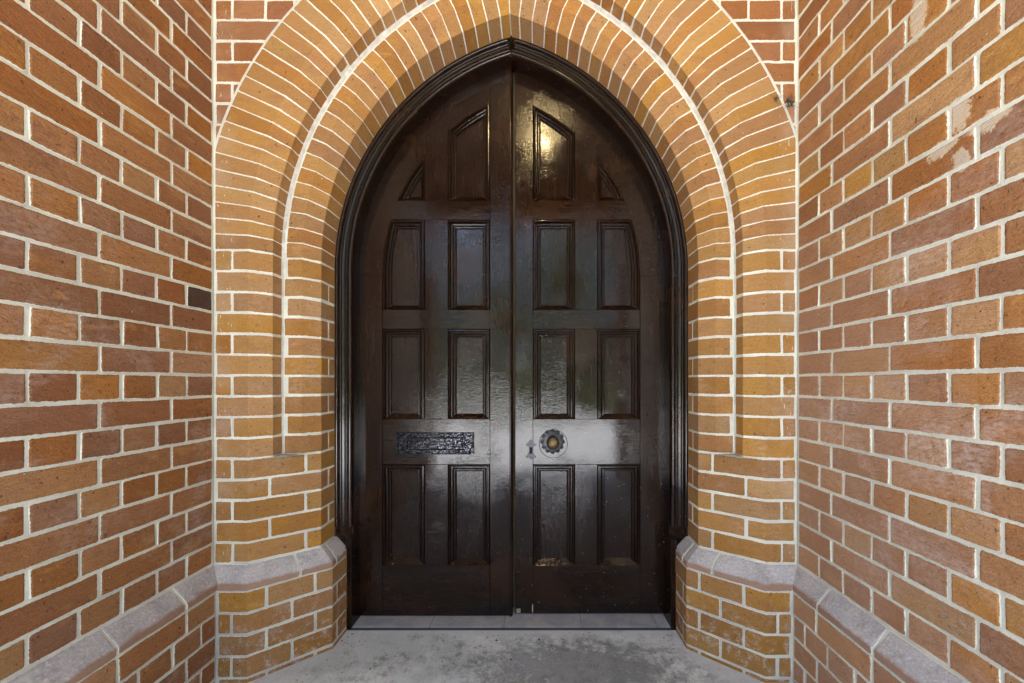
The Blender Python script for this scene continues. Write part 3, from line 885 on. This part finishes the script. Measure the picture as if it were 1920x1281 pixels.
RL = CX + .790        # leaf reaches behind the frame
RP = CX + .655        # inner edge of the curved top piece
def rect(x0, x1, z0, z1): return [Vector((x0, z0)), Vector((x1, z0)), Vector((x1, z1)), Vector((x0, z1))]
def leaf(name, label, sx, Y, xm):
    """xm: x of the meeting edge (left-hand coordinates, negative), Y: front face"""
    s = (Y + 1.655) / 754
    T = Y + .045
    t = thing(name, label, "door", (-.771 * sx, Y, .016))
    zb = .018 if sx > 0 else .020
    xA0, xA1, xB0, xB1 = -.656, -.442, -.325, -.112     # panel columns
    if sx < 0: xB1 = -.104 ; xB0 = -.318; xA1 = -.432; xA0 = -.650
    H = lambda py: EYE + (717 - py) * s
    r1 = (H(1060), H(871)); r2 = (H(786), H(617)); r3 = (H(581), H(412)); r4 = H(376)
    prism("meeting_stile", clip_arc(rect(xB1, xm, zb, HS + 1.5), RL), Y, T, sx, M_wv, t)
    prism("hanging_stile", rect(-.79, xA0, zb, HS - .004), Y, T, sx, M_wv, t)
    # curved top piece
    V, F = [], []; n = 30; th1 = math.acos((CX - xB1) / RP); th2 = math.acos((CX - xB1) / RL)
    for q in range(n + 1):
        a1 = th1 * q / n; a2 = th2 * q / n
        rp = RP if sx > 0 else CX + .649
        for (R, th) in ((RL, a2), (rp, a1)):
            for y in (Y, T): V.append(((CX - R * math.cos(th)) * sx, y, HS - .003 + R * math.sin(th)))
    for q in range(n):
        a0 = 4 * q
        for f in ((a0, a0 + 2, a0 + 6, a0 + 4), (a0 + 2, a0 + 3, a0 + 7, a0 + 6), (a0 + 1, a0 + 5, a0 + 7, a0 + 3)): F.append(f if sx > 0 else f[::-1])
    adopt(link("curved_stile", me_from("curved_stile", V, F), M_wv), t)
    g = .0006
    for z0, z1 in ((zb, r1[0]), (r1[1], r2[0]), (r2[1], r3[0]), (r3[1], r4)):
        pl = clip_arc(rect(xA0 + g, xB1 - g, z0, z1), RP if sx > 0 else CX + .649)
        if pl: prism("rail", pl, Y + .0002, T, sx, M_wh, t)
    for z0, z1 in (r1, r2, r3, (r4, HS + 1.2)):
        pl = clip_arc(rect(xA1, xB0, z0 + g, z1 - g), RP if sx > 0 else CX + .649)
        if pl: prism("muntin", pl, Y + .0002, T, sx, M_wv, t)
    rp = RP if sx > 0 else CX + .649
    for z0, z1 in (r1, r2):
        panel(rect(xA0, xA1, z0, z1), Y, sx, t); panel(rect(xB0, xB1, z0, z1), Y, sx, t)
    panel(clip_arc(rect(xA0 - .02, xA1, r3[0], r3[1]), rp, 26), Y, sx, t)
    panel(rect(xB0, xB1, r3[0], r3[1]), Y, sx, t)
    pA = clip_arc(rect(xA0 - .02, xA1, r4, HS + 1.2), rp, 26)
    c = Vector((xA1 - .040, r4 + .045))
    panel(pA, Y, sx, t, homothety=(c, .60))
    panel(clip_arc(rect(xB0, xB1, r4, HS + 1.2), rp, 26), Y, sx, t)
    return t
LY, RY = .375, .392
left_leaf = leaf("door_leaf", "left leaf of the double door, with the black letter plate", 1, LY, -.004)
right_leaf = leaf("door_leaf", "right leaf of the double door, with brass knob and keyhole plate", -1, RY, -.014)
# astragal bead on the left leaf edge
def lathe_strip(): pass
V, F = [], []
pr = [(-.0135, LY - .0005), (-.0125, LY - .004), (-.009, LY - .0055), (-.0055, LY - .004), (-.0045, LY + .001), (-.002, LY + .002), (.001, LY + .004), (.0025, LY + .012), (.0025, LY + .04)]
for z in (.016, 1.0, 2.0, HS + 1.02):
    for x, y in pr: V.append((x, y, z))
for q in range(3):
    for i in range(len(pr) - 1):
        a0 = q * len(pr) + i; F.append((a0, a0 + 1, a0 + len(pr) + 1, a0 + len(pr)))
adopt(link("edge_bead", me_from("edge_bead", V, F, True), M_wv), left_leaf)

# letter plate
lx, lz = dx_(816.5), dz_(831.5)
def plate(bm, x0, x1, z0, z1, yb, yf, bev, cuts=0):
    r = bmesh.ops.create_cube(bm, size=1)
    for v in r["verts"]: v.co = Vector(((x0 + x1) / 2 + v.co.x * (x1 - x0), (yb + yf) / 2 + v.co.y * (yb - yf), (z0 + z1) / 2 + v.co.z * (z1 - z0)))
    if bev: bmesh.ops.bevel(bm, geom=list({e for v in r["verts"] for e in v.link_edges}), offset=bev, segments=2, affect='EDGES', profile=.5)
def bmo(name, bm, mat, parent):
    me = bpy.data.meshes.new(name); bm.normal_update(); bm.to_mesh(me); bm.free(); return adopt(link(name, me, mat), parent)
bm = bmesh.new(); plate(bm, lx - .195, lx + .195, lz - .055, lz + .055, LY, LY - .005, .002); lp = bmo("letter_plate", bm, M_iron, left_leaf)
def child_of_part(o, p):
    o.parent = p; return o
bm = bmesh.new()
for (a0, a1, b0, b1) in ((-.195, .195, .048, .055), (-.195, .195, -.055, -.048), (-.195, -.188, -.048, .048), (.188, .195, -.048, .048)):
    plate(bm, lx + a0, lx + a1, lz + b0, lz + b1, LY - .004, LY - .0095, .002)
me = bpy.data.meshes.new("rim"); bm.to_mesh(me); bm.free(); child_of_part(link("rim", me, M_iron), lp)
me = box_me("flap", lx - .139, lx + .139, LY - .0095, LY - .002, lz - .028, lz + .028, .0025); child_of_part(link("flap", me, M_iron), lp)
me = box_me("flap_shadow", lx - .142, lx + .142, LY - .0055, LY - .002, lz - .031, lz + .031, .0); child_of_part(link("flap_shadow_slab", me, M_black), lp)  # black slab standing in for the shadow line around the flap

# knob with scalloped rose
kx, kz = (1036 - 1004) * (RY + 1.655) / 754 + CAMX, EYE + (717 - 828) * (RY + 1.655) / 754
def disc_me(name, rad, y0, y1, cx_, cz_, n=48, dome=.0, lob=0, amp=0.0, bev=.003):
    V, F = [], []
    lev = [(1.0, y0), (1.0, y1 + bev), (1 - bev / max(rad, .001), y1), (.5, y1 - dome * .7)]
    for k, y in lev:
        for i in range(n):
            a_ = 2 * math.pi * i / n; rr = rad * k * (1 + (amp * abs(math.cos(lob * a_ / 2)) - amp if lob else 0) * (1 if k > .6 else 0))
            V.append((cx_ + rr * math.cos(a_), y, cz_ + rr * math.sin(a_)))
    V.append((cx_, y1 - dome, cz_))
    for q in range(len(lev) - 1):
        for i in range(n): F.append((q * n + i, (q + 1) * n + i, (q + 1) * n + (i + 1) % n, q * n + (i + 1) % n)[::-1])
    b = (len(lev) - 1) * n
    for i in range(n): F.append((b + i, b + (i + 1) % n, len(V) - 1))
    return me_from(name, V, F, False)
adopt(link("back_plate", disc_me("back_plate", .073, RY, RY - .003, kx + .004, kz - .012, 56), M_wv), right_leaf)
rose = adopt(link("knob_rose", disc_me("knob_rose", .063, RY, RY - .010, kx, kz, 144, .004, 12, .15), simple("worn_black_iron", (.045, .046, .052), .33, .002, metal=.8)), right_leaf)
for i in range(12):
    a_ = 2 * math.pi * (i + .5) / 12
    me = disc_me("pit", .0042, RY - .009, RY - .0112, kx + .040 * math.cos(a_), kz + .040 * math.sin(a_), 10, bev=.0005); child_of_part(link("pierced_hole", me, M_black), rose)
    a_ = 2 * math.pi * i / 12
    me = disc_me("boss", .0095, RY - .008, RY - .0105, kx + .050 * math.cos(a_), kz + .050 * math.sin(a_), 14, dome=.0035, bev=.002); child_of_part(link("boss", me, rose.data.materials[0]), rose)
V, F = [], []
kp = [(.016, 0), (.014, -.012), (.012, -.022), (.018, -.027), (.026, -.032), (.031, -.040), (.0325, -.048), (.030, -.056), (.024, -.062), (.015, -.0655), (.006, -.067), (0.0, -.0673)]
n = 32
for r, y in kp:
    for i in range(n): V.append((kx + r * math.cos(2 * math.pi * i / n), RY - .008 + y, kz + r * math.sin(2 * math.pi * i / n)))
for q in range(len(kp) - 1):
    for i in range(n): F.append((q * n + i, q * n + (i + 1) % n, (q + 1) * n + (i + 1) % n, (q + 1) * n + i))
adopt(link("knob", me_from("knob", V, F, True), M_brass), right_leaf)
# keyhole plate
ex, ez = (995.5 - 1004) * (RY + 1.655) / 754 + CAMX, EYE + (717 - 842.5) * (RY + 1.655) / 754
half = [(0, .046), (.005, .039), (.010, .034), (.013, .027), (.021, .024), (.020, .017), (.013, .014), (.010, .008), (.009, -.002), (.010, -.012), (.013, -.022), (.021, -.030), (.022, -.037), (.015, -.040), (.010, -.036), (.008, -.041), (0, -.046)]
ol = [(x, z) for x, z in half] + [(-x, z) for x, z in reversed(half[1:-1])]
half = [(x * 1.15, z * 1.12) for x, z in half]; ol = [(x * 1.15, z * 1.12) for x, z in ol]
V = [(ex + x * .9, RY - .005, ez + z * .97) for x, z in ol] + [(ex + x, RY - .001, ez + z) for x, z in ol] + [(ex + x, RY + .001, ez + z) for x, z in ol]
n = len(ol)
F = [tuple(range(n - 1, -1, -1))] + [(i, (i + 1) % n, n + (i + 1) % n, n + i)[::1] for i in range(n)] + [(n + i, n + (i + 1) % n, 2 * n + (i + 1) % n, 2 * n + i) for i in range(n)]
kpn = adopt(link("keyhole_plate", me_from("keyhole_plate", V, F), rose.data.materials[0]), right_leaf)
kh = [(math.cos(q) * .0075, .004 + math.sin(q) * .0075) for q in [math.radians(d) for d in range(-50, 231, 20)]] + [(-.0075, -.022), (.0075, -.022)]
me = me_from("keyhole", [(ex + x, RY - .0056, ez + z) for x, z in kh] + [(ex + x, RY - .002, ez + z) for x, z in kh],
             [tuple(range(len(kh) - 1, -1, -1))] + [(i, (i + 1) % len(kh), len(kh) + (i + 1) % len(kh), len(kh) + i) for i in range(len(kh))])
child_of_part(link("keyhole", me, M_black), kpn)
# small cream repair block at the foot of the right leaf
adopt(link("repair_block", box_me("repair_block", .020, .041, RY - .003, RY + .004, .024, .046, .001), simple("cream_wood", (.26, .24, .16), .7)), right_leaf)
adopt(link("chipped_edge", box_me("chipped_edge", .1005, .104, RY - .0008, RY + .004, .026, .066, .0003), simple("bare_pale_chip", (.6, .55, .5), .7)), right_leaf)

# ------------------------------------------------------------------ tiled sill
sill = thing("door_sill", "low sill of blue grey tiles under the double door", "door sill", (0, .30, 0))
def tile_mat():
    t = NT("blue_grey_tile"); p = t.pos(); n = t.noise(p, 11, 6, .65, .6); n2 = t.noise(p, 90, 4, .7)
    c = t.mix(t.rng(n, .35, .65), (.27, .29, .32), (.40, .40, .39)); c = t.mix(t.rng(n2, .58, .72, 0, .5), c, (.17, .16, .15))
    return t.end(c, .5, t.bump(n2, .3, .001), .5)
MT = tile_mat(); xsj = [-.77, -.395, -.036, .343, .708, .77]
for a_, b_ in zip(xsj, xsj[1:]):
    adopt(link("tile", box_me("tile", a_ + .0035, b_ - .0035, .288, .46, .002, .0150, .0012), MT), sill)
adopt(link("sill_bed", box_me("sill_bed", -.772, .772, .2905, .46, .001, .0128), simple("grey_grout", (.30, .29, .28), .9)), sill)
adopt(link("nosing", box_me("nosing", -.775, .775, .2845, .2905, .0005, .0115), simple("dark_nosing", (.035, .035, .045), .6)), sill)

# ------------------------------------------------------------------ repair patches on the right wall, cobweb, mud cell
M_patch = simple("lime_repair", (.48, .36, .27), .9, .004, var=.45)
def blob(name, y, z, ry, rz, th, mat, parent, seed, X=XR):
    rr = random.Random(seed); n = 22; V = []; F = []
    rad = []
    ph = [rr.uniform(0, 6.28) for _ in range(5)]
    for i in range(n):
        a_ = 2 * math.pi * i / n; rad.append(1 + sum(.13 / (k + 1) * math.sin((k + 2) * a_ + ph[k]) for k in range(5)) + rr.uniform(-.07, .07))
    for k, d in ((1.0, -.001), (.86, .55), (.45, 1.0)):
        for i in range(n):
            a_ = 2 * math.pi * i / n; V.append((X - max(0, d * th) - (.0005 if d > 0 else -.002), y + ry * k * rad[i] * math.cos(a_), z + rz * k * rad[i] * math.sin(a_)))
    V.append((X - th, y, z))
    for q in range(2):
        for i in range(n): F.append((q * n + i, q * n + (i + 1) % n, (q + 1) * n + (i + 1) % n, (q + 1) * n + i))
    for i in range(n): F.append((2 * n + i, 2 * n + (i + 1) % n, 3 * n))
    return adopt(link(name, me_from(name, V, F, True), mat), parent)
def onright(px, py):
    Z = (XR - CAMX) * 754 / (px - 1004); return Z - 1.655, EYE + (717 - py) * Z / 754
# small cobweb tuft in the corner of the right spandrel
cx0 = (1484 - 1004) * 1.64 / 754 + CAMX; cz0 = EYE + (717 - 188) * 1.64 / 754
V, F = [], []; rr = random.Random(5)
def strand(p, q, w_):
    d = (q - p).normalized(); u = d.cross(Vector((0, 1, 0.2))).normalized() * w_; v = d.cross(u).normalized() * w_; b = len(V)
    for c in (p, q):
        for k in range(3): V.append(tuple(c + u * math.cos(2.1 * k) + v * math.sin(2.1 * k)))
    for k in range(3): F.append((b + k, b + (k + 1) % 3, b + 3 + (k + 1) % 3, b + 3 + k))
for _ in range(90):
    p = Vector((cx0 + rr.gauss(0, .006), -.004 - abs(rr.gauss(0, .006)), cz0 + rr.gauss(0, .007)))
    strand(p, p + Vector((rr.gauss(-.004, .012), rr.gauss(0, .005), rr.gauss(0, .012))), .0006)
for _ in range(26):
    p = Vector((cx0 - .06 + rr.gauss(0, .004), -.003, cz0 + .018 + rr.gauss(0, .004)))
    strand(p, p + Vector((rr.gauss(.01, .014), -.002 + rr.gauss(0, .002), rr.gauss(-.002, .010))), .0004)
tag(link("cobweb", me_from("cobweb", V, F), simple("dusty_web", (.05, .045, .04), .9)), "small dusty grey cobweb in the corner of the right spandrel", "cobweb")

# grit and seed husks on the slab, mostly along the sill
V, F = [], []; rr = random.Random(9)
for i in range(150):
    x = rr.uniform(-.85, .85); y = .27 - abs(rr.gauss(0, .16)); r = rr.uniform(.0012, .0036) * (1.8 if i < 6 else 1)
    if abs(x) > .80 - y * .0 and y > .1: x *= .9
    b = len(V); n = 5; a0 = rr.random() * 6
    for k in range(n): V.append((x + r * math.cos(a0 + 1.257 * k) * rr.uniform(.7, 1.4), y + r * math.sin(a0 + 1.257 * k), .0005))
    V.append((x, y, r * 1.1))
    for k in range(n): F.append((b + k, b + (k + 1) % n, b + n))
tag(link("grit", me_from("grit", V, F), simple("brown_grit", (.07, .045, .03), .9)), "brown grit and seed husks scattered on the concrete below the sill", "grit", kind="stuff")

# ------------------------------------------------------------------ porch beyond the camera: opening, lamp, lawn trees (seen in the varnish)
pf = thing("porch_front", "brick gable over the open mouth of the porch, behind the camera", "wall", (0, YOPEN, 0))
for x0, x1, z0 in ((-1.6, -1.12, -.1), (1.12, 1.6, -.1), (-1.12, 1.12, 3.15)):
    adopt(link("pier" if z0 < 0 else "gable", box_me("pier", x0, x1, YOPEN - .35, YOPEN, z0, CEIL + .1), simple("brick_reveal", (.24, .13, .08), .85)), pf)
lamp = thing("ceiling_lamp", "warm globe lamp hanging from the porch ceiling", "lamp", (.17, -1.15, CEIL))
me = bpy.data.meshes.new("globe"); bm = bmesh.new(); bmesh.ops.create_uvsphere(bm, u_segments=24, v_segments=16, radius=.06); bm.to_mesh(me); bm.free()
gl = NT("lit_glass_globe"); gl.end((.9, .8, .6), .4); gl.b.inputs["Emission Color"].default_value = (1, .76, .36, 1); gl.b.inputs["Emission Strength"].default_value = 19
g_ = link("globe", me, gl.m, lamp); g_.location = (0, 0, -.22)
me = box_me("stem", -.008, .008, -.008, .008, -.15, 0); link("stem", me, M_brass, lamp)

def leaf_mat(c):
    t = NT("foliage"); p = t.pos(); n = t.noise(p, 2.5, 4)
    cc = t.mix(t.rng(n, .35, .65), c, tuple(q * .5 for q in c)); return t.end(cc, .6, None, .3)
ML = leaf_mat((.065, .115, .03)); MB = simple("bark", (.09, .07, .05), .9)
def crown_me(seed, R, H, n=2600):
    rr = random.Random(seed); V, F = [], []
    cl = [(rr.uniform(-.6, .6) * R, rr.uniform(-.6, .6) * R, rr.uniform(-.42, .42) * H, rr.uniform(.32, .5) * R) for _ in range(15)]
    for _ in range(n):
        cx_, cy_, cz_, cr = rr.choice(cl)
        d = Vector((rr.gauss(0, 1), rr.gauss(0, 1), rr.gauss(0, 1))).normalized() * cr * rr.uniform(.55, 1.1)
        p = Vector((cx_, cy_, cz_)) + d; s = rr.uniform(.07, .16)
        u = Vector((rr.gauss(0, 1), rr.gauss(0, 1), rr.gauss(0, 1))).normalized(); v = u.cross(Vector((rr.gauss(0, 1), rr.gauss(0, 1), rr.gauss(0, 1)))).normalized()
        b = len(V)
        for q in (p - u * s, p + v * s * .6, p + u * s, p - v * s * .6): V.append(tuple(q))
        F.append((b, b + 1, b + 2, b + 3))
    return me_from("crown", V, F)
CR = [crown_me(1, 2.2, 3.4), crown_me(2, 2.6, 3.8)]
for m in CR: m.materials.append(ML)
tr_me = None
for i, (x, y, lab) in enumerate(((-5.2, -13, "leafy tree left of the porch path, behind the camera"), (-1.4, -14.5, "leafy tree standing across the end of the porch path"),
                                 (2.8, -13.6, "leafy tree right of the porch path, behind the camera"), (6.6, -12.4, "leafy tree far to the right across the lawn"))):
    t = thing("tree", lab, "tree", (x, y, -.15), group="trees across the lawn")
    c = link("crown", CR[i % 2], None, t); c.location = (0, 0, 4.0); c.scale = (1.35, 1.35, 1.8)
    V, F = [], []
    for z, r in ((0, .22), (.6, .17), (2.0, .13), (4.6, .05)):
        for k in range(9): V.append((r * math.cos(k * .698), r * math.sin(k * .698), z))
    for q in range(3):
        for k in range(9): F.append((q * 9 + k, q * 9 + (k + 1) % 9, q * 9 + 9 + (k + 1) % 9, q * 9 + 9 + k))
    link("trunk", me_from("trunk", V, F, True), MB, t)
